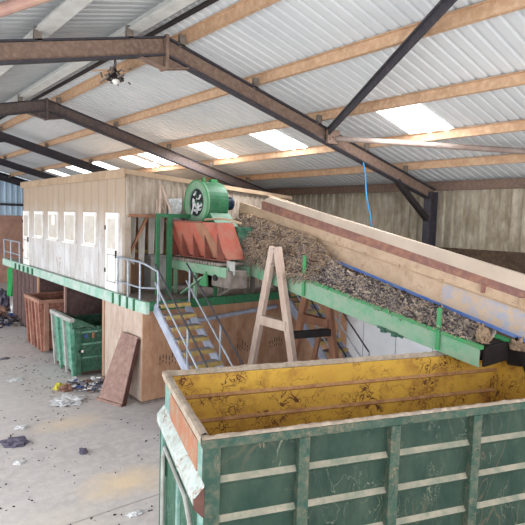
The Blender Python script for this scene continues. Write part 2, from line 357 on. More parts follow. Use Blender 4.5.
# braces between frames
b = MB(); b.beam((9.12, 8.97, zr(9.12, .06)), (5.1, 2.1, zr(5.1, .12)), .04, .15)
b.beam((9.12, 8.97, zr(9.12, .13)), (5.1, 2.1, zr(5.1, .19)), .12, .03)
tag(b.build('roof_brace', M['rafterd']), 'dark flat diagonal brace rising from the roof frame to the top right', 'brace')
b = MB(); b.tube([(9.3, 8.85, zr(9.3, .0)), (13.4, 2.2, zr(13.4, .35))], .065, 12)
t = tag(b.build('brace_tube', M['tube']), 'long pale steel tube running from the roof frame towards the right edge', 'tube')
b = MB(); b.tube([(2.0, 8.6, 0), (2.0, 8.61, 0)], .01, 3)
b = MB(); b.tube([(0.6, 8.9, zr(.6, .1)), (4.3, 2.2, zr(4.3, .1))], .075, 12)
tag(b.build('brace_tube', M['redtube']), 'mauve brown steel tube crossing the top left corner under the roof', 'tube')
# gusset at brace joint
b = MB(); b.box(9.02, 9.42, 8.84, 8.9, zr(9.2, -.16), zr(9.2, .18))
for k in range(4): b.tube([(9.1+.09*k, 8.80, zr(9.2, -.05+.04*(k % 2))), (9.1+.09*k, 8.84, zr(9.2, -.05+.04*(k % 2)))], .022, 6)
tag(b.build('brace_gusset', M['rafter']), 'bolted gusset plate where the diagonal brace and tube meet the frame', 'plate')

# blue rope
b = MB(); b.tube([(10.41+.02*k+.03*math.sin(k*.9), 8.93-.02*k, 6.28-.17*k) for k in range(12)], .018, 6)
tag(b.build('blue_rope', M['rope']), 'thin blue rope hanging down from the roof frame before the old wall', 'rope')

# hanging lamp tangle under the ridge
t = thing('hanging_lamp', 'dark broken roof lamp with white bulb hanging under the ridge', 'lamp', (4.8, 11.3, 7.6))
random.seed(3)
b = MB()
for k in range(60):
    a = V((4.8, 11.35, 7.78))+V([random.gauss(0, .1), random.gauss(0, .14), random.gauss(0, .07)])
    c = a+V([random.gauss(0, .06), random.gauss(0, .08), random.gauss(0, .06)]); b.beam(a, c, .025, .03)
b.build('wire_tangle', M['greysteel'], t)
b = MB(); b.tube([(4.8, 11.3, 8.2), (4.8, 11.3, 7.9), (4.8, 11.3, 7.75), (4.8, 11.3, 7.68)], [.02, .03, .16, .2], 14); b.build('shade', M['black'], t)
b = MB(); b.tube([(4.8, 11.27, 7.7), (4.8, 11.25, 7.64), (4.8, 11.24, 7.57)], [.05, .09, .03], 12); b.build('bulb', M['white'], t, smooth=True)
b = MB(); b.beam((4.6, 12.1, 8.0), (4.8, 11.3, 7.9), .03, .03); b.build('bracket', M['purlin'], t)

# ------------------------------------------------------------------ platform and cabin
PX, PE, PZ = 5.70, 11.5, 2.6
DX = EX+.05
pt = thing('raised_platform', 'long raised deck with green edge beam carrying the cabin and hopper', 'platform', (5.8, 11.9, 0))
b = MB(); b.box(PX+.1, 13.32, PE+.1, 26, PZ-.07, PZ); b.build('deck', M['deck'], pt)
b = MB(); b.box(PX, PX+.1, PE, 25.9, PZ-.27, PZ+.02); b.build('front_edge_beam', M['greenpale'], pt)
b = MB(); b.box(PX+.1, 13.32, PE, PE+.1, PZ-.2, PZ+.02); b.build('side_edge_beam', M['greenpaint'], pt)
for k in range(5):
    b = MB(); b.box(PX-.05, PX, 21.0+.62*k, 21.12+.62*k, PZ-.25, PZ-.02); b.build('edge_bracket', M['greenpaint'], pt)
for y in (12.1, 12.5, 12.95, 13.4):
    b = MB(); b.box(PX-.04, PX, y, y+.05, PZ-.27, PZ+.02); b.build('edge_stiffener', M['greenpaint'], pt)
for (y) in (14.33, 17.65, 20.7):
    b = MB(); b.box(5.84, 13.3, y-.04, y+.04, 0, PZ-.1); b.build('partition', M['boarddark'], pt)
    b = MB(); b.box(5.78, 5.84, y-.07, y+.07, 0, PZ-.27); b.build('partition_post', M['board'] if y != 17.65 else M['lean'], pt)
b = MB(); b.box(11.2, 11.3, 14.4, 25.9, 0, PZ-.1); b.build('bay_back_panel', M['boarddark'], pt)
b = MB(); b.box(5.82, 5.9, 20.78, 24.6, 0, PZ-.27)
for k in range(6): b.box(5.8, 5.82, 20.8+.6*k, 20.82+.6*k, 0, PZ-.27)
b.build('front_panel', M['boarddark'], pt)
b = MB(); b.box(5.78, 5.85, 11.86, 14.2, 0, PZ-.27)
b.build('pale_front_panel', M['boardpale'], pt)
b = MB(); b.box(5.775, 13.3, 11.8, 11.86, 0, PZ-.2)
for k in range(6): b.box(5.8+1.22*(k+1), 5.8+1.22*(k+1)+.012, 11.793, 11.8, 0, PZ-.2)
nbf = len(b.f)
random.seed(11)
for cx in (6.25, 8.7, 9.9, 11.4):
    for k in range(6):
        x = cx+.09*k; z = 1.05+random.uniform(-.05, .05); 
        b.box(x, x+.018, 11.787, 11.793, z, z+random.uniform(.06, .16)); b.box(x, x+.014, 11.787, 11.793, z-.12, z-.05)
o = b.build('side_boarding', [M['board'], M['ragdark']], pt)
for p in list(o.data.polygons)[nbf:]: p.material_index = 1
b = MB(); b.box(5.78, 6.9, 11.74, 11.8, 0, .06); b.box(5.7, 5.78, 11.78, 14.1, 0, .05); b.build('base_kerb', M['deck'], pt)
# pipe along the boarding
b = MB(); b.tube([(7.0, 11.68, 1.98), (10.0, 11.68, 2.16)], .06, 12)
tag(b.build('wall_pipe', M['stringer']), 'blue grey pipe running along the brown boards behind the near stairs', 'pipe')

# cabin
ct = thing('site_cabin', 'long pale dusty site cabin with windows standing on the raised deck', 'cabin', (5.95, 13.2, PZ))
CY0, CY1, CX0, CX1 = 13.12, 22.98, 5.87, 11.6
def ctop(x): return 5.86-.07*(x-CX0)
def boxwall_front():
    b = MB(); 
    # ribbed front: boards with grooves
    holes = [(22.0, 22.98, PZ, 4.78)]
    y = CY0; 
    b.box(CX0+.02, CX0+.1, CY0, CY1, PZ, 5.86)
    k = 0
    while y < CY1-.02:
        y2 = min(y+.595, CY1); b.box(CX0, CX0+.02, y+.008, y2-.008, PZ, 5.86); y += .6
    return b
boxwall_front().build('front_wall', M['cab'], ct)
# end wall with opening X 6.05..8.9, z< 4.72
b = MB()
def ribbed_end(b, x0, x1, z0, zt):
    b.hexa([(x0, CY0, z0), (x1, CY0, z0), (x1, CY0+.08, z0), (x0, CY0+.08, z0), (x0, CY0, zt(x0)), (x1, CY0, zt(x1)), (x1, CY0+.08, zt(x1)), (x0, CY0+.08, zt(x0))])
    x = x0+.03
    while x < x1-.1:
        b.hexa([(x, CY0-.03, z0), (x+.05, CY0-.03, z0), (x+.08, CY0, z0), (x-.03, CY0, z0), (x, CY0-.03, zt(x)), (x+.05, CY0-.03, zt(x)), (x+.08, CY0, zt(x)), (x-.03, CY0, zt(x))]); x += .19
ribbed_end(b, CX0+.02, CX1, 4.72, lambda x: ctop(x)-.06)
ribbed_end(b, 8.9, CX1, PZ, lambda x: 4.72)
b.build('end_wall', M['cabend'], ct)
b = MB(); b.box(CX0-.012, CX0+.16, CY0-.035, CY0+.12, PZ+.002, 4.67); b.build('corner_post', M['cabend'], ct)
b = MB(); b.box(8.85, 8.95, CY0-.03, CY0+.1, PZ, 4.72); b.build('opening_post', M['wooddark'], ct)
b = MB(); b.box(CX0+.1, 8.9, CY0-.05, CY0+.02, 4.68, 4.76); b.build('lintel', M['wooddark'], ct)
b = MB(); b.box(CX0+.1, 9.3, 14.55, 14.62, PZ, ctop(9.3)-.3)
for k in range(12): b.box(6.1+.27*k, 6.12+.27*k, 14.53, 14.55, PZ, 5.3)
b.build('inner_partition', M['board'], ct)
b = MB(); b.hexa([(CX0-.06, CY0-.12, 5.80), (CX1+.1, CY0-.12, ctop(CX1)-.06), (CX1+.1, CY1+.1, ctop(CX1)-.06), (CX0-.06, CY1+.1, 5.80), (CX0-.06, CY0-.12, 5.93), (CX1+.1, CY0-.12, ctop(CX1)+.05), (CX1+.1, CY1+.1, ctop(CX1)+.05), (CX0-.06, CY1+.1, 5.93)])
b.build('roof', M['fascia'], ct)
b = MB(); b.box(CX0-.09, CX0-.06, CY0-.13, CY1+.12, 5.7, 5.94); b.build('roof_fascia', M['fascia'], ct)
b = MB(); b.box(CX0+.1, CX1, CY1-.1, CY1, PZ, ctop(CX1)-.07); b.box(CX1-.08, CX1, CY0+.1, CY1-.1, PZ, ctop(CX1)-.07); b.build('rear_walls', M['cab'], ct)
# frames
def window(y0, y1, z0, z1, paper=False, fx=CX0):
    b = MB(); w = .075
    b.box(fx-.052, fx-.002, y0, y1, z1-w*1.5, z1); b.box(fx-.052, fx-.002, y0, y1, z0, z0+w); b.box(fx-.05, fx-.003, y0+.002, y0+w, z0+w, z1-w*1.5); b.box(fx-.05, fx-.003, y1-w, y1-.002, z0+w, z1-w*1.5)
    wf = b.build('window', M['white'], ct)
    b = MB(); b.box(fx-.02, fx-.005, y0+w, y1-w, z0+w, z1-w*1.5); b.build('pane', M['pane'], wf)
    b = MB(); b.box(fx-.1, fx-.001, y0-.04, y1+.04, z0-.04, z0-.001); b.build('sill', M['white'], wf)
    if paper:
        b = MB(); b.box(fx-.03, fx-.021, y0+.4, y0+.72, z0+.5, z0+.84); b.build('paper_sheet', M['paper'], wf)
for k, (y0, y1) in enumerate(((15.05, 16.04), (16.8, 17.82), (18.5, 19.56), (20.23, 21.32))):
    window(y0, y1, 3.8, 4.78, k == 2)
def door(y0, y1):
    b = MB(); b.box(CX0-.05, CX0-.0, y0, y1, PZ, 4.78); d = b.build('door', M['white'], ct)
    b = MB(); b.box(CX0-.06, CX0-.05, y0+.16, y1-.16, 3.78, 4.6); b.build('door_pane', M['pane'], d)
    b = MB()
    for (a, c, z0, z1) in ((y0+.13, y1-.13, 2.85, 2.88), (y0+.13, y1-.13, 3.6, 3.63), (y0+.13, y0+.16, 2.85, 3.63), (y1-.16, y1-.13, 2.85, 3.63)): b.box(CX0-.058, CX0-.05, a, c, z0, z1)
    b.build('door_moulding', M['greyw'], d)
    b = MB(); b.box(CX0-.09, CX0-.05, y0+.06, y0+.1, 3.55, 3.75); b.build('handle', M['black'], d)
    for k in range(2):
        b = MB(); b.box(CX0-.075, CX0-.05, y1-.03, y1+.02, 3.1+1.2*k, 3.22+1.2*k); b.build('hinge', M['black'], d)
door(13.45, 14.3); door(22.02, 22.9)
# things at the opening
b = MB(); b.beam((6.1, 14.1, 3.72), (8.8, 14.1, 3.6), .1, .1)
tag(b.build('yellow_rail', M['tread']), 'yellow rail across the dark opening at the near end of the cabin', 'rail')
b = MB(); b.box(6.95, 7.45, 13.7, 14.2, PZ, 3.55); b.box(6.9, 7.5, 13.65, 14.25, 3.55, 3.6)
tag(b.build('storage_box', M['greyw'], bevel=.015), 'pale grey upright box standing inside the cabin end opening', 'box')
random.seed(5)
b = MB()
for k in range(7):
    x = 6.35+k*.3; w = .22; z0 = 3.2+random.uniform(-.2, .3)
    b.prism([(x, 13.9+.05*(k % 2), 4.7), (x+w, 13.92, 4.7), (x+w*.8, 13.9, z0), (x+.03, 13.96, z0+.1)], (0, .015, 0))
tag(b.build('strip_curtain', M['pane']), 'grimy beige curtain strips hanging inside the cabin end opening', 'curtain')
b = MB(); b.beam((6.05, 13.3, 3.6), (6.6, 13.3, 4.68), .07, .07); b.build('corner_brace', M['wooddark'], ct)

# near corner railing
rt = thing('deck_railing', 'galvanised tube railing at the near corner of the raised deck', 'railing', (PX+.06, 12.0, PZ))
rx = PX+.06
for y in (13.3, 12.65, 11.95):
    b = MB(); b.tube([(rx, y, PZ), (rx, y, 3.57)], .026, 8); b.build('post', M['gallery'], rt)
b = MB(); b.tube([(rx, 13.35, 3.6), (rx, 11.95, 3.57), (rx+.1, 11.75, 3.5), (rx+.3, 11.6, 3.35), (rx+.36, 11.58, 2.62)], .028, 8); b.build('top_rail', M['gallery'], rt)
b = MB(); b.tube([(rx, 13.35, 2.95), (rx, 11.95, 2.93), (rx+.32, 11.62, 2.93)], .024, 8); b.build('middle_rail', M['gallery'], rt)
# far railing
rt = thing('deck_railing', 'grey tube railing beyond the far end of the cabin', 'railing', (PX+.06, 24, PZ))
for y in (23.2, 24.6, 25.8):
    b = MB(); b.tube([(rx, y, PZ), (rx, y, 3.5)], .03, 8); b.build('post', M['gallery'], rt)
for z in (3.48, 2.95):
    b = MB(); b.tube([(rx, 23.1, z), (rx, 25.85, z)], .03, 8); b.build('rail', M['gallery'], rt)
b = MB(); b.box(7.3, 7.5, 26.2, 26.4, 0, 4.3)
tag(b.build('grey_post', M['gallery']), 'pale grey upright post beyond the far railing', 'post')
b = MB(); b.box(6.35, 6.75, 23.3, 23.6, PZ, 4.95)
tag(b.build('brown_cupboard', M['lean']), 'tall narrow mauve brown cupboard behind the far cabin corner', 'cupboard')

# ------------------------------------------------------------------ stairs
def stairs(x0, x1, ytop, ztop, slope, label, zend=0):
    t = thing('metal_stairs', label, 'stairs', ((x0+x1)/2, ytop-ztop/slope, 0))
    run = (ztop-zend)/slope
    for x in (x0, x1):
        b = MB(); b.beam((x, ytop, ztop-.1), (x, ytop-run, zend+.02), .05, .24); b.build('stringer', M['stringer'], t)
    n = int((ztop-zend)/.235)
    for k in range(n):
        z = ztop-.02-k*.235; y = ytop-.02-(k*.235)/slope
        b = MB(); b.box(x0+.03, x1-.03, y-.24, y+.03, z-.03, z); tr = b.build('tread', M['treadtop'], t)
        b = MB(); b.box(x0+.03, x1-.03, y-.27, y-.24, z-.08, z+.004); b.box(x0+.03, x1-.03, y-.25, y-.19, z, z+.006); b.build('nosing', M['tread'], tr)
    for x in (x0, x1):
        for (dz, m, nm) in ((.95, M['rafterd'], 'top_rail'), (.5, M['gallery'], 'middle_rail')):
            b = MB(); b.tube([(x, ytop, ztop+dz), (x, ytop-run+.3, zend+dz+.3*slope)], .022, 8); b.build(nm, m, t)
        for q in (.05, .5, .9):
            y = ytop-run*q; z = ztop-(ztop-zend)*q
            b = MB(); b.tube([(x, y, z-.1), (x, y, z+.95)], .024, 8); b.build('post', M['gallery'], t)
    return t
stairs(5.94, 6.82, 11.5, PZ, .82, 'blue grey metal stairs with yellow nosings beside the pale corner boards')
stairs(10.15, 11.05, 11.5, PZ, .92, 'yellow edged metal stairs behind the wooden trestle, under the long conveyor')

# ------------------------------------------------------------------ hopper, gantry, blower
gt = thing('green_gantry', 'green square tube gantry standing left of the red hopper', 'gantry', (6.7, 12.6, PZ))
b = MB(); b.beam((6.57, 12.6, PZ), (6.57, 12.6, 4.78), .09, .09); b.build('post', M['greenpaint'], gt)
b = MB(); b.beam((6.92, 12.6, PZ), (6.92, 12.6, 4.78), .12, .12); b.build('post', M['greenpaint'], gt)
b = MB(); b.beam((6.55, 12.6, 4.74), (8.0, 12.6, 4.74), .1, .1); b.build('cross_beam', M['greenpaint'], gt)

ht = thing('feed_hopper', 'salmon red tapered hopper with brown fins on a green roller frame', 'hopper', (7.6, 12.2, PZ))
ht_y0, ht_y1 = 10.5, 12.95
def side(x0t, x0b, th, y0, y1, zt, zb): return [(x0b, y0, zb), (x0b+th, y0, zb), (x0b+th, y1, zb), (x0b, y1, zb), (x0t, y0, zt), (x0t+th, y0, zt), (x0t+th, y1, zt), (x0t, y1, zt)]
b = MB(); b.hexa([(7.38, ht_y0+.05, 3.7), (7.41, ht_y0+.05, 3.7), (7.41, ht_y0+.75, 3.7), (7.38, ht_y0+.75, 3.7), (6.98, ht_y0+.55, 4.6), (7.01, ht_y0+.55, 4.6), (7.01, ht_y0+.98, 4.6), (6.98, ht_y0+.98, 4.6)])
b.build('dusty_side_plate', M['wooddark'], ht)
b = MB(); b.hexa([(7.38, ht_y0+.75, 3.7), (7.41, ht_y0+.75, 3.7), (7.41, ht_y1, 3.7), (7.38, ht_y1, 3.7), (6.98, ht_y0+.98, 4.6), (7.01, ht_y0+.98, 4.6), (7.01, ht_y1, 4.6), (6.98, ht_y1, 4.6)])
b.build('side_plate', M['hopper'], ht)
b = MB(); b.box(7.9, 7.94, ht_y0+.6, ht_y1, 3.7, 4.6); b.build('back_plate', M['hopper'], ht)
b = MB(); b.prism([(7.38, ht_y0, 3.7), (7.92, ht_y0, 3.7), (7.92, ht_y0+.55, 4.6), (7.0, ht_y0+.55, 4.6)], (0, .03, 0)); b.build('end_plate', M['hopper'], ht)
b = MB(); b.prism([(7.38, ht_y1, 3.7), (7.92, ht_y1, 3.7), (7.92, ht_y1, 4.6), (7.0, ht_y1, 4.6)], (0, .03, 0)); b.build('end_plate', M['hopper'], ht)
for k in range(5):
    y = ht_y0+.08+k*.56
    b = MB(); b.prism([(7.36, y, 3.68), (7.14, y, 3.68), (7.12, y, 4.35)], (0, .035, 0)); b.build('fin', M['fin'], ht)
b = MB(); b.box(7.24, 7.42, ht_y0-.05, ht_y1, 3.66, 3.69); b.box(6.95, 7.03, ht_y0+.55, ht_y1, 4.58, 4.62); b.build('edge_strip', M['fin'], ht)
b = MB()
for k in range(20):
    y = ht_y0+.05+k*.125; b.tube([(7.12, y, 3.58), (7.9, y, 3.58)], .045, 8)
b.build('rollers', M['bolt'], ht)
b = MB(); b.box(7.2, 7.27, 10.3, ht_y1, 3.28, 3.52); b.box(7.85, 7.92, 10.3, ht_y1, 3.28, 3.52); b.build('green_frame', M['greendust'], ht)
b = MB(); b.box(7.22, 7.75, 10.15, 10.95, 3.02, 3.45); b.build('motor_housing', M['greysteel'], ht, bevel=.02)
b = MB(); b.tube([(7.22, 10.75, 3.24), (7.17, 10.75, 3.24)], .08, 14); b.build('drive_pulley', M['black'], ht)
for (x, y) in ((7.24, 12.8), (7.24, 11.75), (7.88, 12.8), (7.88, 11.75)):
    b = MB(); b.beam((x, y, PZ), (x, y, 3.3), .08, .08); b.build('leg', M['greendust'] if x < 7.5 else M['greenpaint'], ht)
b = MB(); b.beam((7.2, 12.35, PZ+.05), (7.2, 11.3, 3.2), .05, .12, (1, 0, 0)); b.build('diagonal_brace', M['greendust'], ht)
b = MB(); b.prism([(7.15, 11.5, 2.98), (7.15, 11.12, 3.36), (7.15, 11.08, 2.98)], (.06, 0, 0)); b.build('brace_bracket', M['greenlip'], ht)
b = MB(); b.beam((7.9, 11.65, PZ+.02), (7.9, 10.3, 3.2), .06, .06); b.build('support_strut', M['greysteel'], ht)
b = MB(); b.box(7.3, 7.33, 10.1, 10.42, 3.36, 3.68); b.build('white_end_plate', M['greyw'], ht)
# blower
bt = thing('extractor_fan', 'green snail shaped extractor fan with dark motor above the red hopper', 'fan', (7.75, 12.3, 4.6))
cy, cz, R = 12.3, 5.12, .6
def ring(x0, x1, ro, ri, n=36):
    b = MB()
    for k in range(n):
        t = 2*math.pi*k/n
        for (x, r) in ((x0, ro), (x1, ro), (x1, ri), (x0, ri)): b.v.append((x, cy+r*math.cos(t), cz+r*math.sin(t)))
    for k in range(n):
        for j in range(4):
            a = 4*k+j; c = 4*k+(j+1) % 4; d = 4*((k+1) % n); b.f.append((a, c, d+(j+1) % 4, d+j))
    return b
b = ring(7.55, 7.62, .6, .38); b.build('intake_ring', M['greendust'], bt)
b = ring(7.54, 7.56, .62, .58); b.build('ring_flange', M['greenlip'], bt)
# volute body
b = MB()
pts = [(cy+.58*math.cos(t), cz+.58*math.sin(t)) for t in [math.radians(a) for a in range(0, 271, 10)]]
pts += [(cy+.1, cz-.62), (cy-.0, cz-.62)]
b.prism([(7.62, y, z) for y, z in pts], (.62, 0, 0)); b.build('fan_housing', M['greenpaint'], bt)
b = MB(); b.tube([(7.6, cy, cz), (7.61, cy, cz)], .385, 20); b.build('intake_screen', M['ragdark'], bt)
random.seed(8)
b = MB()
for k in range(26):
    a = random.uniform(0, 6.28); r = random.uniform(.02, .35); y = cy+r*math.cos(a); z = cz+r*math.sin(a)-.03
    b.beam((7.58, y, z), (7.56, y+random.gauss(0, .06), z-abs(random.gauss(0, .1))), .03, .03)
b.build('clogged_waste', M['ragwhite'], bt)
b = MB(); b.beam((7.57, cy-.32, cz), (7.57, cy+.32, cz), .02, .02); b.beam((7.57, cy, cz-.32), (7.57, cy, cz+.32), .02, .02); b.build('screen_bars', M['greenpaint'], bt)
b = MB(); b.tube([(8.25, cy-.05, cz+.02), (8.62, cy-.05, cz+.02)], .17, 16); b.tube([(8.62, cy-.05, cz+.02), (8.68, cy-.05, cz+.02)], .19, 16)
for k in range(8): b.tube([(8.3+.04*k, cy-.05, cz+.02), (8.31+.04*k, cy-.05, cz+.02)], .185, 16)
b.build('motor', M['motor'], bt)
b = MB(); b.hexa([(7.6, cy-1.05, 4.42), (8.3, cy-1.05, 4.42), (8.3, cy-.2, 4.42), (7.6, cy-.2, 4.42), (7.62, cy-.6, 4.85), (8.24, cy-.6, 4.85), (8.24, cy-.0, 4.85), (7.62, cy-.0, 4.85)]); b.build('outlet_chute', M['greenpaint'], bt)
b = MB(); b.box(7.95, 8.4, cy-1.45, cy-.95, 4.0, 4.5); b.build('lower_duct', M['bgreend'], bt)
b = MB(); b.box(7.7, 7.78, cy-.1, cy-.02, cz+.56, cz+.68); b.build('lifting_lug', M['greenlip'], bt)
b = MB(); b.box(8.0, 8.2, cy-.05, cy+.1, cz+.5, cz+.66); b.build('lifting_lug', M['greenlip'], bt)
b = MB(); b.tube([(7.4, 11.6, 4.66), (7.5, 11.2, 4.7), (7.5, 10.7, 4.69), (7.62, 10.3, 4.6)], .03, 8)
tag(b.build('pale_hose', M['strand1']), 'short pale hose lying across the top edge of the red hopper', 'hose')
# ragged sacking
b = MB()
b.prism([(7.05, 12.95, 5.2), (7.5, 12.95, 5.25), (7.48, 12.95, 4.95), (7.42, 12.95, 4.66), (7.2, 12.95, 4.62), (7.1, 12.95, 4.75)], (0, .03, 0))
tag(b.build('white_sacking', M['ragwhite']), 'white plastic sacking hanging on the cabin end wall left of the fan', 'sack')
b = MB(); b.beam((6.62, 12.6, 4.77), (6.82, 12.95, 5.55), .05, .05); b.beam((7.0, 12.6, 4.77), (6.84, 12.95, 5.55), .05, .05)
random.seed(4)
for k in range(12):
    x = random.uniform(6.65, 6.98); b.beam((x, 12.88, random.uniform(4.78, 5.2)), (x+random.gauss(0, .08), 12.86, random.uniform(4.78, 5.2)), .03, .03)
tag(b.build('pole_bundle', M['wood']), 'leaning pair of pale poles with rags above the green gantry', 'poles')

# ------------------------------------------------------------------ conveyors
def gz(y, a): return {'b': 2.44+.143*(y-4.25), 't': 2.79+.160*(y-4.25)}[a]
kt = thing('belt_conveyor', 'green sided inclined belt conveyor loaded with waste, ending over the skip', 'conveyor', (8.5, 9.2, 0))
for x, nm in ((8.0, 'side_channel'), (8.92, 'side_channel')):
    b = MB(); b.slab(x, x+.03, (4.25, gz(4.25, 'b'), gz(4.25, 't')-.06), (11.85, gz(11.85, 'b'), gz(11.85, 't')-.06))
    b.slab(x, x+.08, (4.25, gz(4.25, 'b')-.02, gz(4.25, 'b')), (11.85, gz(11.85, 'b')-.02, gz(11.85, 'b')))
    sc = b.build(nm, M['greendust'], kt)
    b = MB(); b.slab(x-.04, x+.05, (4.2, gz(4.2, 't')-.06, gz(4.2, 't')), (11.85, gz(11.85, 't')-.06, gz(11.85, 't'))); b.build('top_lip', M['greenlip'], sc)
b = MB(); b.slab(8.06, 8.9, (4.35, gz(4.35, 't')-.1, gz(4.35, 't')-.06), (11.85, gz(11.85, 't')-.1, gz(11.85, 't')-.06)); b.slab(8.06, 8.9, (4.35, gz(4.35, 'b')+.02, gz(4.35, 'b')+.05), (11.85, gz(11.85, 'b')+.02, gz(11.85, 'b')+.05)); b.build('belt', M['rubber'], kt)
b = MB(); b.tube([(8.05, 4.38, 2.64), (8.9, 4.38, 2.64)], .12, 14); b.build('end_pulley', M['rubber'], kt)
for y in (4.95, 8.35):
    b = MB(); b.box(7.95, 7.99, y, y+.07, gz(y, 'b')+.02, gz(y, 't')+(.38 if y < 6 else .5)); b.build('upright_bracket', M['greenlip'], kt)
b = MB()
for y in (5.85, 6.1): b.box(7.94, 8.1, y, y+.1, gz(y, 'b')-.06, gz(y, 'b')+.02)
b.beam((7.97, 5.7, gz(5.7, 'b')-.02), (7.97, 6.3, gz(6.3, 'b')-.0), .02, .04); b.build('clamp', M['bgreend'], kt)
b = MB(); b.box(8.1, 8.9, 4.2, 4.24, 2.42, 2.74); b.build('rubber_flap', M['rubber'], kt)
for y in (11.7,):
    for x in (8.05, 8.9):
        b = MB(); b.beam((x, y, PZ), (x, y, gz(y, 'b')), .1, .1); b.build('leg', M['greysteel'], kt)

# covered conveyor behind
wt = thing('covered_conveyor', 'long cream covered conveyor with blue lower edge rising behind the green one', 'conveyor', (9.5, 6, 0))
def L2(z4, z86): 
    s = (z86-z4)/4.6; return lambda y: z4+s*(y-4.0)
blue = L2(2.77, 3.81); ridge = L2(3.30, 4.22); rb = L2(3.47, 4.43); cb = L2(3.62, 4.64); ctp = L2(3.88, 4.83)
Y0, Y1 = 1.2, 12.3
def sl(x0, x1, y0, y1, fa, fb, m, nm, p=wt, bevel=0):
    b = MB(); b.slab(x0, x1, (y0, fa(y0), fb(y0)), (y1, fa(y1), fb(y1))); return b.build(nm, m, p, bevel)
sl(9.0, 9.03, Y0, 5.6, lambda y: blue(y)+.06, ridge, M['creamblue'], 'lower_side_panel')
sl(9.0, 9.03, 5.6, Y1, lambda y: blue(y)+.06, ridge, M['cream'], 'lower_side_panel')
sl(8.985, 9.035, Y0, Y1, blue, lambda y: blue(y)+.065, M['blue'], 'blue_edge_strip')
b = MB(); b.hexa([(9.0, Y0, ridge(Y0)), (9.03, Y0, ridge(Y0)), (9.03, Y1, ridge(Y1)), (9.0, Y1, ridge(Y1)), (9.045, Y0, rb(Y0)), (9.08, Y0, rb(Y0)), (9.08, Y1, rb(Y1)), (9.045, Y1, rb(Y1))]); b.build('upper_side_panel', M['cream'], wt)
b = MB(); b.slab(8.975, 9.0, (Y0, ridge(Y0)-.015, ridge(Y0)+.01), (Y1, ridge(Y1)-.015, ridge(Y1)+.01)); b.build('panel_joint', M['fascia'], wt)
sl(9.045, 9.1, Y0, 11.3, rb, cb, M['rustbeam'], 'rust_beam')
b = MB(); b.hexa([(9.03, Y0, cb(Y0)), (9.1, Y0, cb(Y0)), (9.1, 11.25, cb(11.25)), (9.03, 11.25, cb(11.25)), (9.06, Y0, ctp(Y0)), (9.12, Y0, ctp(Y0)), (9.12, 11.0, ctp(11.0)), (9.06, 11.0, ctp(11.0))]); 
b.hexa([(9.12, Y0, ctp(Y0)-.1), (10.2, Y0, cb(Y0)-.06), (10.2, 11.0, cb(11)-.06), (9.12, 11.0, ctp(11)-.1), (9.12, Y0, ctp(Y0)), (10.2, Y0, cb(Y0)-.02), (10.2, 11.0, cb(11)-.02), (9.12, 11.0, ctp(11))])
b.build('cover', M['cover'], wt)
sl(10.1, 10.15, Y0, Y1, blue, cb, M['cream'], 'side_panel')
sl(9.03, 10.1, Y0, Y1, lambda y: blue(y)+.1, lambda y: blue(y)+.13, M['rubber'], 'belt')
for k, y in enumerate((4.05, 4.75, 5.6, 6.6, 7.5, 8.4)):
    b = MB(); b.box(8.95, 9.06, y, y+.05, rb(y)-.12 if k < 2 else ridge(y)-.03, rb(y)+.03 if k < 2 else ridge(y)+.05); b.build('latch', M['fascia'] if k != 1 else M['rustbeam'], wt)
for (x, y) in ((9.1, 2.2), (10.05, 2.2), (9.15, 11.75), (10.05, 11.75)):
    b = MB(); b.beam((x, y, 0 if y < 5 else PZ), (x, y, blue(y)+.05), .1, .1); b.build('leg', M['greysteel'], wt)
b = MB(); b.prism([(8.96, 4.33, 2.62), (8.96, 4.23, 2.32), (8.96, 4.0, 2.34), (8.96, 3.98, 2.6), (8.96, 4.1, 2.84)], (.03, 0, 0)); b.build('black_panel', M['rubber'], wt)  # thin black panel below the cream side at the belt end
b = MB(); b.prism([(8.94, 4.13, 2.68), (8.94, 3.92, 2.26), (8.94, 3.2, 2.3), (8.94, 3.2, 2.56)], (.03, 0, 0))
tag(b.build('rubber_sheet', M['rubber']), 'black rubber sheet hanging below the cream conveyor at the right edge', 'sheet')

# ------------------------------------------------------------------ waste on the conveyor
def nz(x, y, z=0): return noise.fractal(V((x, y, z)), .8, 2.2, 5)
def up(y):
    base = blue(y)-.0; t = max(0, min(1, (y-8.0)/1.2)); t = t*t*(3-2*t)
    return base+(ridge(y)-.02-base)*t
def heap(y0, y1, name, m, label):
    b = MB(); ny = int((y1-y0)/.035); ns = 34
    for i in range(ny+1):
        y = y0+(y1-y0)*i/ny
        zl = gz(y, 't')-.02; zu = up(y)
        for j in range(ns+1):
            s = j/ns
            x = 8.02+.93*s-.10*math.sin(s*math.pi)*(1 if zu-zl > 1 else .3)
            z = zl+(zu-zl)*(s**(.8))
            d = .12*nz(y*3, x*4, 1.3)+.07*nz(y*11, x*11, 4)
            if zu-zl > .9: d *= 1.6
            if j == ns: d = min(d, .0)
            b.v.append((x-abs(d)*.5-.02*s, y, z+d))
    n = ns+1
    for i in range(ny):
        for j in range(ns): a = i*n+j; b.f.append((a, a+1, a+n+1, a+n))
    # end caps + bottom
    bt_ = len(b.v)
    for i in range(ny+1):
        y = y0+(y1-y0)*i/ny; b.v.append((8.94, y, gz(y, 't')-.05)); b.v.append((8.04, y, gz(y, 't')-.05))
    for i in range(ny):
        a = bt_+2*i; b.f.append((a, a+1, a+3, a+2)); b.f.append((i*n+ns, a, a+2, (i+1)*n+ns))
    b.f.append(tuple([j for j in range(n)]+[bt_, bt_+1])); b.f.append(tuple([ny*n+j for j in range(n)]+[bt_+2*ny, bt_+2*ny+1]))
    o = b.build(name, m); return tag(o, label, 'waste', kind='stuff')
hp1 = heap(4.45, 8.3, 'dirt_and_waste', M['dirtmix'], 'dark dirt and shredded waste lying on the lower part of the green conveyor')
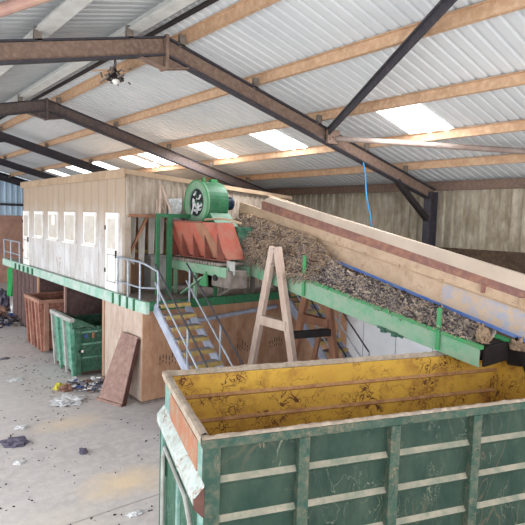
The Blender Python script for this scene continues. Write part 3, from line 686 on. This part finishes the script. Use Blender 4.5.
hp2 = heap(8.3, 11.9, 'straw_waste', M['straw'], 'shaggy heap of brown straw and string piled at the top of the green conveyor')
def strands(parent, y0, y1, n, name, m, lmax=.3, w=.012, seed=1):
    random.seed(seed); b = MB()
    for k in range(n):
        y = random.uniform(y0, y1); s = random.random()
        zl = gz(y, 't'); zu = up(y)
        p = V((8.0+.93*s-.12*math.sin(s*math.pi)-.06, y, zl+(zu-zl)*s**.8+.04))
        if random.random() < .3: p = V((7.98+random.uniform(-.03, .03), y, zl+.02))
        hang = y > 8.7
        d = V((random.gauss(-.15, .35), random.gauss(0, .6), random.gauss(-.5 if hang else .0, .55 if hang else .3))).normalized()
        l = random.uniform(.05, lmax); q = p+d*l*.5; r_ = q+(d+V((random.gauss(0, .4), random.gauss(0, .4), -.5))).normalized()*l*.5
        ww = w*random.uniform(.5, 1.8)
        e = V((0, ww, 0)) if abs(d.y) < .6 else V((0, 0, ww))
        b.add([p, p+e, q+e, q, r_+e*.5, r_], [(0, 1, 2, 3), (3, 2, 4, 5)])
    o = b.build(name, m, parent); sm = o.modifiers.new('s', 'SOLIDIFY'); sm.thickness = .004
    o['kind'] = 'stuff'; return o
strands(hp2, 8.2, 11.85, 1600, 'pale_strands', M['strand1'], .32, .011, 1)
strands(hp2, 8.2, 11.85, 1400, 'grey_strands', M['strand2'], .36, .01, 2)
strands(hp2, 8.2, 11.85, 1100, 'brown_strands', M['strand3'], .32, .012, 3)
strands(hp1, 4.5, 8.3, 260, 'pale_scraps', M['strand1'], .12, .010, 4)
strands(hp1, 4.5, 8.3, 240, 'grey_scraps', M['strand2'], .15, .012, 5)
strands(hp1, 4.5, 8.3, 300, 'dark_scraps', M['ragdark'], .14, .014, 6)

def crumple(name, label, cat, loc, size, m, seed, group=None, sub=3, amp=.35, rot=0, build=True):
    bm = bmesh.new(); bmesh.ops.create_icosphere(bm, subdivisions=sub, radius=1)
    for v in bm.verts:
        n = noise.fractal(v.co*2.1+V((seed*7.3, seed, 0)), .7, 2.3, 4); v.co *= 1+amp*n*1.6
        if v.co.z < -.35: v.co.z = -.35
    me = bpy.data.meshes.new(name)
    R_ = Matrix.Rotation(rot, 4, 'Z') @ Matrix.Diagonal((*size, 1))
    bm.transform(Matrix.Translation((0, 0, .35*size[2])) @ R_); bm.to_mesh(me); bm.free(); me.materials.append(m)
    o = bpy.data.objects.new(name, me); COL.objects.link(o); o.location = loc
    return tag(o, label, cat, group)
crumple('waste_clump', 'pale shaggy clump of waste stuck at the lower end of the green conveyor', 'clump', (8.2, 4.3, 2.80), (.08, .1, .16), M['straw'], 3, sub=4, amp=.6)
crumple('waste_clump', 'shaggy clump of waste on the top of the black rubber sheet', 'clump', (8.92, 4.05, 2.62), (.06, .12, .12), M['straw'], 5, sub=4, amp=.5)
b = MB(); b.tube([(7.96, 5.0, 2.5), (7.95, 5.0, 2.35), (7.96, 5.02, 2.2)], [.05, .03, .01], 6)
tag(b.build('hanging_rag', M['strand2']), 'thin pale rag dangling from the green conveyor over the yellow wall', 'rag')

# ------------------------------------------------------------------ wooden trestle
tt = thing('wooden_trestle', 'worn wooden A shaped trestle standing under the green conveyor', 'trestle', (8.5, 9.2, 0))
b = MB(); b.beam((7.85, 9.32, 4.08), (7.85, 10.28, 0), .12, .18, (0, 1, 0)); b.build('leg', M['wood'], tt)
b = MB(); b.beam((7.85, 9.18, 4.08), (7.85, 8.12, 0), .12, .18, (0, 1, 0)); b.build('leg', M['wood'], tt)
b = MB(); b.box(7.765, 7.935, 8.72, 9.78, 2.2, 2.42); b.build('cross_bar', M['wood'], tt)
b = MB(); b.beam((9.15, 9.5, 3.0), (9.15, 10.14, 0), .12, .18, (0, 1, 0)); b.build('leg', M['wooddark'], tt)
b = MB(); b.beam((9.15, 8.78, 3.0), (9.15, 8.17, 0), .12, .18, (0, 1, 0)); b.build('leg', M['wooddark'], tt)
b = MB(); b.box(9.07, 9.23, 8.65, 9.68, 2.15, 2.35); b.build('cross_bar', M['wooddark'], tt)
b = MB(); b.beam((7.9, 8.72, 2.1), (9.1, 8.62, 2.05), .14, .16); b.build('tie_beam', M['black'], tt)
b = MB(); b.beam((8.0, 8.3, .3), (9.1, 8.95, 2.0), .1, .14); b.build('inner_brace', M['wooddark'], tt)

# ------------------------------------------------------------------ main skip (front)
ang = math.radians(-18.6); U = V((math.cos(ang), math.sin(ang), 0)); W = V((-math.sin(ang), math.cos(ang), 0))
O = V((2.775, 4.26, 0)); SL, SW, SZ = 6.1, 2.40, 2.5
Tm = Matrix(((U.x, W.x, 0, O.x), (U.y, W.y, 0, O.y), (0, 0, 1, 0), (0, 0, 0, 1)))
st = thing('waste_skip', 'large open green skip with yellow inside in the foreground', 'skip', tuple(O+U*3+W*1.2))
def sb(*a): 
    b = MB(); b.box(*a); return b
FL = .35   # floor height
b = MB(); b.box(.04, SL, .06, .08, FL, SZ-.05); b.build('side_panel', M['skip'], st, T=Tm)
b = MB(); b.box(.04, SL, .08, .095, FL, SZ-.05); b.build('inner_face', M['yellow'], st, T=Tm)
# far side
b = MB(); b.box(.1, SL, SW-.1, SW-.085, FL, SZ-.05); fi = b.build('inner_face', M['yellow'], st, T=Tm)
b = MB(); b.box(.1, SL, SW-.085, SW-.05, FL, SZ-.05); b.build('side_panel', M['skip'], st, T=Tm)
for z in (2.13, 1.76, 1.38, 1.0):
    b = MB(); b.prism([(.12, SW-.1, z+.03), (.12, SW-.14, z-.01), (.12, SW-.1, z-.035)], (SL-.16, 0, 0)); b.build('inner_ledge', M['yellowdark'], st, T=Tm)
b = MB(); b.box(.03, SL, .0, SW, FL-.08, FL); b.build('floor_plate', M['yellowdark'], st, T=Tm)
# horizontal ribs of near side: dusty sloping shelves, green flat faces between
for z in (2.07, 1.645, 1.22, .8):
    b = MB(); b.prism([(.16, .06, z), (.16, .06, z-.055), (.16, .018, z-.055)], (SL-.2, 0, 0)); b.build('sloping_rib', M['skiprib'], st, T=Tm)
    b = MB(); b.prism([(.16, .06, z-.055), (.16, .018, z-.055), (.16, .018, z-.07), (.16, .06, z-.1)], (SL-.2, 0, 0)); b.build('rib_lower_face', M['skip'], st, T=Tm)
for x in (1.09, 2.24, 3.42, 4.6):
    b = MB(); b.box(x-.065, x+.065, -.03, .07, .1, SZ-.1); b.build('side_post', M['skippost'], st, bevel=.01, T=Tm)
b = MB(); b.box(0.0, .17, 0.0, .1, .1, SZ-.1); b.build('corner_post', M['skippost'], st, bevel=.01, T=Tm)
b = MB(); b.box(-.03, SL+.1, -.03, .08, SZ-.1, SZ); b.build('rim', M['skippost'], st, bevel=.015, T=Tm)
# dusty rim tops
random.seed(2)
def dusty(x0, x1, y0, y1, z, nm):
    b = MB(); alongx = (x1-x0) > (y1-y0); n = int(max(x1-x0, y1-y0)/.04)
    for i in range(n+1):
        t = i/n
        for j in range(4):
            s = j/3
            x = x0+(x1-x0)*(t if alongx else s); y = y0+(y1-y0)*(s if alongx else t)
            e = 0 if j in (0, 3) else 1
            jit = .012*noise.noise(V((x*9, y*9, 3+j)))
            b.v.append((x+(0 if alongx else jit), y+(jit if alongx else 0), z+(.0 if not e else .012+.02*abs(noise.noise(V((x*7, y*7, j)))))))
    for i in range(n):
        for j in range(3): a = i*4+j; b.f.append((a, a+1, a+5, a+4))
        b.f.append((i*4, i*4+4, i*4+7, i*4+3))
    b.build(nm, M['skiprim'], st, T=Tm)
dusty(-.03, SL+.1, -.02, .08, SZ, 'rim_dust')
b = MB(); b.box(-.03, SL+.1, SW-.07, SW+.02, SZ-.07, SZ); b.build('rim', M['skiprim'], st, bevel=.012, T=Tm)
dusty(-.03, SL+.1, SW-.07, SW+.02, SZ, 'rim_dust')
b = MB(); b.box(-.03, .05, .08, SW-.07, SZ-.09, SZ+.005); b.build('end_rim', M['skiprim'], st, bevel=.012, T=Tm)
dusty(-.03, .06, .1, SW-.07, SZ+.005, 'rim_dust')
# left end wall
b = MB(); b.box(0, .04, .1, SW-.1, 1.85, SZ-.09); b.build('end_wall', M['skipend'], st, T=Tm)
b = MB(); b.box(0.04, .06, .12, SW-.1, FL, SZ-.09); b.build('end_inner_face', M['yellow'], st, T=Tm)
b = MB(); b.box(-.012, 0, .3, SW-.55, 2.03, SZ-.13); b.build('rust_panel', M['orange'], st, T=Tm)
b = MB(); b.prism([(0, 0, 2.03), (-.1, 0, 1.90), (-.1, 0, 1.80), (-.08, 0, 1.80), (0, 0, 1.93)], (0, SW-.02, 0)); b.build('end_lip', M['lip'], st, T=Tm)
b = MB(); b.prism([(-.0, -.012, 2.0), (-.105, -.012, 1.89), (-.105, -.012, 1.79), (-.0, -.012, 1.68)], (0, .03, 0)); b.build('lip_gusset', M['rustdark'], st, T=Tm)
b = MB(); b.box(.0, .04, .1, SW-.1, .2, 1.85); b.build('lower_end_panel', M['bgreend'], st, T=Tm)
for y in (.06, SW/2, SW-.1):
    b = MB(); b.box(-.04, .06, y-.05, y+.05, .1, 1.8); b.build('end_post', M['skipend'], st, bevel=.01, T=Tm)
b = MB(); b.tube([(-.06, .35, .3), (-.06, .35, 1.45), (-.06, .6, 1.6), (-.06, SW-.5, 1.6), (-.06, SW-.35, 1.4), (-.06, SW-.35, .3)], .03, 8); b.build('lock_bar', M['greyw'], st, T=Tm)
b = MB(); b.box(-.03, 0.05, SW-.3, SW+.02, 1.1, 1.35); b.box(-.04, .05, SW-.05, SW+.05, .1, 1.7); b.build('hinge_block', M['bgreend'], st, T=Tm)
# right end inner
b = MB(); b.box(SL-.05, SL, .0, SW, FL, SZ); b.build('end_wall', M['yellow'], st, T=Tm)
b = MB(); b.box(SL-.12, SL-.05, SW-.2, SW-.1, FL, SZ-.1); b.build('inner_corner_post', M['yellow'], st, T=Tm)
# skids and wheels
for y in (.55, SW-.65):
    b = MB(); b.box(.1, SL, y, y+.12, .12, FL-.08); b.build('skid', M['black'], st, T=Tm)
for x in (.5, SL-.5):
    for y in (.55, SW-.65):
        b = MB(); b.tube([(x, y-.06, .12), (x, y+.16, .12)], .12, 14); b.build('roller', M['black'], st, T=Tm)

# ------------------------------------------------------------------ skips under the deck
def small_skip(x0, y0, y1, h, body, rim, inner, name, label, green):
    t = thing(name, label, 'skip', (x0+1.4, (y0+y1)/2, 0))
    L_ = 3.6
    # end wall facing out with taper to base
    zb = .15
    b = MB(); b.hexa([(x0+.12, y0+.02, zb), (x0+.18, y0+.02, zb), (x0+.18, y1-.02, zb), (x0+.12, y1-.02, zb), (x0, y0, h), (x0+.06, y0, h), (x0+.06, y1, h), (x0, y1, h)]); b.build('end_wall', body, t)
    lowh = h-.28 if green else h
    for (ya, yb, nm) in ((y0, y0+.05, 'side_wall'), (y1-.05, y1, 'side_wall')):
        b = MB(); b.box(x0+.1, x0+L_, ya, yb, zb, lowh); b.build(nm, M['bgreend'] if green else body, t)
        if green:
            b = MB(); b.prism([(x0+.02, ya, lowh-.02), (x0+.75, ya, lowh-.02), (x0+.12, ya, h), (x0+.02, ya, h)], (0, .05, 0)); b.build('shoulder_plate', M['bgreend'], t)
    b = MB(); b.box(x0+L_-.05, x0+L_, y0, y1, zb, lowh); b.build('end_wall', body, t)
    b = MB(); b.box(x0+.1, x0+L_, y0, y1, zb-.05, zb); b.build('base_plate', inner, t)
    # rim
    b = MB(); b.box(x0-.06, x0+.07, y0-.04, y1+.04, h-.1, h+.02); b.build('end_rim', rim, t, bevel=.01)
    for ya in (y0-.06, y1-.04):
        b = MB(); b.box(x0+(.75 if green else 0.05), x0+L_, ya, ya+.1, lowh-.1, lowh+.02); b.build('side_rim', M['bgreend'] if green else rim, t, bevel=.01)
    # posts on side and end
    for x in (x0+.12, x0+1.05, x0+2.1, x0+3.1):
        b = MB(); b.prism([(x, y0, lowh-.05), (x+.14, y0, lowh-.05), (x+.14, y0, zb-.05), (x-.02, y0, zb-.05)], (0, -.07, 0)); b.build('side_post', M['bgreend'] if green else rim, t)
    n = 3 if green else 4
    for k in range(n+1):
        y = y0+.02+(y1-y0-.16)*k/n
        b = MB(); b.hexa([(x0+.05, y, .05), (x0+.14, y, .05), (x0+.14, y+.12, .05), (x0+.05, y+.12, .05), (x0-.05, y, h-.1), (x0+.02, y, h-.1), (x0+.02, y+.12, h-.1), (x0-.05, y+.12, h-.1)]); b.build('end_post', (M['greyw'] if k % 2 else body) if green else (rim if k % 2 else body), t)
    for z in (.55, .95, 1.3):
        b = MB(); b.box(x0+.15, x0+L_, y0-.03, y0, z, z+.05); b.build('side_rib', M['bgreen'] if green else body, t)
    for x in (x0+.3, x0+3.2):
        b = MB(); b.tube([(x, y0+.3, .1), (x, y1-.3, .1)], .1, 12); b.build('roller', M['black'], t)
    return t
ga = small_skip(5.1, 18.0, 19.75, 1.8, M['rustskip'], M['rustrim'], M['rustdark'], 'small_skip', 'rusty pinkish brown open skip in the far bay beneath the cabin', False)
gb = small_skip(5.02, 14.75, 16.5, 1.74, M['bgreen'], M['greyw'], M['rustdark'], 'small_skip', 'mint green open skip in the nearer bay beneath the cabin', True)
b = MB(); b.tube([(5.42, 14.68, 1.22), (5.42, 14.70, 1.22)], .06, 14); b.build('round_sticker', M['ragblue'], gb)
b = MB(); b.box(5.6, 5.66, 14.68, 14.70, 1.14, 1.3); b.build('red_sticker', M['orange'], gb)
b = MB(); b.box(5.2, 5.34, 14.68, 14.70, .75, .82); b.build('white_sticker', M['white'], gb)
b = MB(); b.prism([(6.6, 14.68, 1.1), (6.72, 14.68, 1.22), (6.84, 14.68, 1.1), (6.72, 14.68, .98)], (0, .02, 0)); b.build('diamond_sticker', M['white'], gb)

# leaning board
lt = thing('leaning_board', 'brown folded steel faced board leaning on the pale corner panel', 'board', (5.15, 12.3, 0))
b = MB(); b.hexa([(4.98, 12.70, 0), (5.02, 12.70, 0), (5.31, 11.9, 0), (5.27, 11.9, 0), (5.66, 12.78, 1.68), (5.70, 12.78, 1.68), (5.76, 11.92, 1.68), (5.72, 11.92, 1.68)]); b.build('face', M['lean'], lt)
b = MB(); b.hexa([(5.28, 11.88, 0), (5.40, 11.9, 0), (5.40, 11.96, 0), (5.28, 11.93, 0), (5.68, 11.9, 1.66), (5.77, 11.9, 1.6), (5.77, 11.95, 1.6), (5.70, 11.94, 1.66)]); b.build('edge_flange', M['rustdark'], lt)
b = MB(); b.beam((4.97, 12.72, .03), (5.27, 11.88, .03), .05, .07); b.build('bottom_flange', M['lean'], lt)

# ------------------------------------------------------------------ litter on floor
R1 = 'litter scattered over the concrete floor'
crumple('plastic_sheet', 'crumpled white plastic sheet lying before the leaning board', 'sheet', (4.36, 13.0, 0), (.36, .3, .07), M['ragwhite'], 2, sub=4, amp=.5, rot=.4)
crumple('yellow_bag', 'small crumpled yellow bag at the left end of the litter heap', 'bag', (4.45, 14.05, 0), (.13, .13, .12), M['ragyellow'], 4)
crumple('brown_rag', 'crumpled brown rag beside the small yellow bag', 'rag', (4.63, 13.85, 0), (.2, .16, .13), M['ragbrown'], 6)
crumple('dark_rag', 'purple grey crumpled rag lying on the floor at the left', 'rag', (2.62, 11.1, 0), (.26, .15, .1), M['ragpurple'], 8, rot=-.5)
crumple('dark_rag', 'small dark blue rag in the middle of the floor', 'rag', (3.62, 9.95, 0), (.08, .1, .07), M['ragpurple'], 9)
crumple('paper_scrap', 'flat white paper scrap below the purple grey rag', 'scrap', (2.5, 10.2, 0), (.11, .08, .025), M['ragwhite'], 10)
crumple('paper_scrap', 'white torn paper scrap on the floor near the bottom edge', 'scrap', (3.5, 7.35, 0), (.13, .07, .03), M['ragwhite'], 11)
crumple('paper_scrap', 'pale paper scrap on the floor left of the mint green skip', 'scrap', (3.72, 15.5, 0), (.2, .14, .03), M['ragwhite'], 12)
crumple('paper_scrap', 'small pale scrap just above the purple grey rag', 'scrap', (2.95, 11.9, 0), (.12, .1, .04), M['ragwhite'], 13)
crumple('cardboard_scrap', 'small dark scrap on the floor before the rusty skip', 'scrap', (4.0, 18.0, 0), (.14, .12, .03), M['raggrey'], 14)
random.seed(21)
b = MB()
cols = [M['ragwhite'], M['raggrey'], M['ragblue'], M['ragbrown'], M['ragdark']]
hb = []
for k in range(190):
    t = random.random(); x = 4.85+.9*t+random.gauss(0, .12); y = 14.0-.75*t+random.gauss(0, .22+.1*t)
    if x > 5.68: x = 5.68-random.random()*.1
    hb.append((x, y))
me_mats = cols
b = MB(); fm = []
for (x, y) in hb:
    c = V((x, y, random.uniform(.02, .14)))
    s = random.uniform(.03, .09); a = random.uniform(0, 6.28); d = V((math.cos(a), math.sin(a), random.uniform(-.2, .4)))
    n0 = len(b.f); b.beam(c-d*s, c+d*s, s*1.3, .012+random.random()*.03); fm += [random.choice([0, 0, 1, 1, 2, 3, 4])]*(len(b.f)-n0)
o = b.build('litter_heap', cols)
for p, i in zip(o.data.polygons, fm): p.material_index = i
tag(o, 'low heap of mixed litter between the mint green skip and leaning board', 'litter', kind='stuff')
# tiny crumbs over the floor
b = MB(); random.seed(31)
for k in range(900):
    x = random.uniform(1.2, 5.6); y = random.uniform(6.5, 22)
    if noise.noise(V((x*.8, y*.8, 0))) < -.05: continue
    s = random.uniform(.006, .022); a = random.uniform(0, 3.1); d = V((math.cos(a), math.sin(a), 0))
    b.beam(V((x, y, s*.3))-d*s, V((x, y, s*.3))+d*s, s, s*.6)
tag(b.build('floor_crumbs', M['ragdark']), 'tiny dark crumbs and grit scattered over the concrete', 'grit', kind='stuff')

# far left rubbish beyond the deck
random.seed(17)
spec = [('green_sack', 'tall green sack hanging under the far end of the deck', (6.1, 25.7, .9), (.22, .35, 1.1), 'raggreen'),
        ('blue_sack', 'blue sack beside the tall green sack at far left', (6.35, 25.0, .4), (.25, .28, 1.0), 'ragblue'),
        ('white_sack', 'white sack leaning low beside the dark far board', (6.05, 24.85, .0), (.25, .3, .5), 'ragwhite'),
        ('dark_sack', 'dark blue sack in the middle of the far left rubbish', (5.8, 26.4, .3), (.3, .5, .6), 'ragpurple'),
        ('red_white_bag', 'small pinkish white bag on top of the blue sack', (6.1, 25.1, 1.95), (.15, .2, .22), 'ragpink'),
        ('brown_sack', 'brown sack on the floor at the far left edge', (5.6, 25.6, 0), (.35, .5, .35), 'ragbrown')]
for i, (n_, l_, p_, s_, m_) in enumerate(spec): crumple(n_, l_, 'sack', p_, s_, M[m_], 30+i, amp=.3)
b = MB(); fm = []
for k in range(260):
    x = random.uniform(4.9, 6.3); y = random.uniform(22.8, 26.5)
    c = V((x, y, random.uniform(.02, .3))); s = random.uniform(.04, .13); a = random.uniform(0, 6.28); d = V((math.cos(a), math.sin(a), random.uniform(-.3, .5)))
    n0 = len(b.f); b.beam(c-d*s, c+d*s, s*1.3, .03); fm += [random.choice([0, 1, 1, 2, 3, 4, 4])]*(len(b.f)-n0)
o = b.build('litter_heap', cols)
for p, i in zip(o.data.polygons, fm): p.material_index = i
tag(o, 'dark heap of rubbish spilling over the floor at the far left', 'litter', kind='stuff')

# ------------------------------------------------------------------ light
w = bpy.data.worlds.new('sky'); SC.world = w; w.use_nodes = True
bg = w.node_tree.nodes['Background']; bg.inputs[0].default_value = (.88, .94, 1.0, 1); bg.inputs[1].default_value = 1.6
def area(name, loc, target, sx, sy, power, color=(1, 1, 1)):
    l = bpy.data.lights.new(name, 'AREA'); l.shape = 'RECTANGLE'; l.size = sx; l.size_y = sy; l.energy = power; l.color = color
    o = bpy.data.objects.new(name, l); COL.objects.link(o); o.location = loc
    d = V(target)-V(loc); o.rotation_euler = d.to_track_quat('-Z', 'Y').to_euler(); return o
area('front_opening_fill', (3, -4, 3.2), (6.5, 10, 3.6), 14, 6, 780, (1, .97, .93))  # unseen area lamp added to fill the shed from its open front
area('left_fill_light', (-5.2, 17, 3.0), (5, 18, 3.6), 42, 5, 2100, (.95, .98, 1))  # added fill lamp out of view on the left, where no wall stands
for yc in (7.08, 11.7, 15.12, 19.9, 26): 
    o = area('rooflight_daylight', (9.75, yc, zr(9.75, .38)), (9.75-.25, yc, 0), 1.1, 1.5, 150, (.97, .99, 1))
SC.view_settings.view_transform = 'Standard'; SC.view_settings.look = 'None'; SC.view_settings.gamma = 1; SC.view_settings.use_curve_mapping = False
SC.view_settings.exposure = 0.4
SC.cycles.max_bounces = 8; SC.cycles.diffuse_bounces = 5
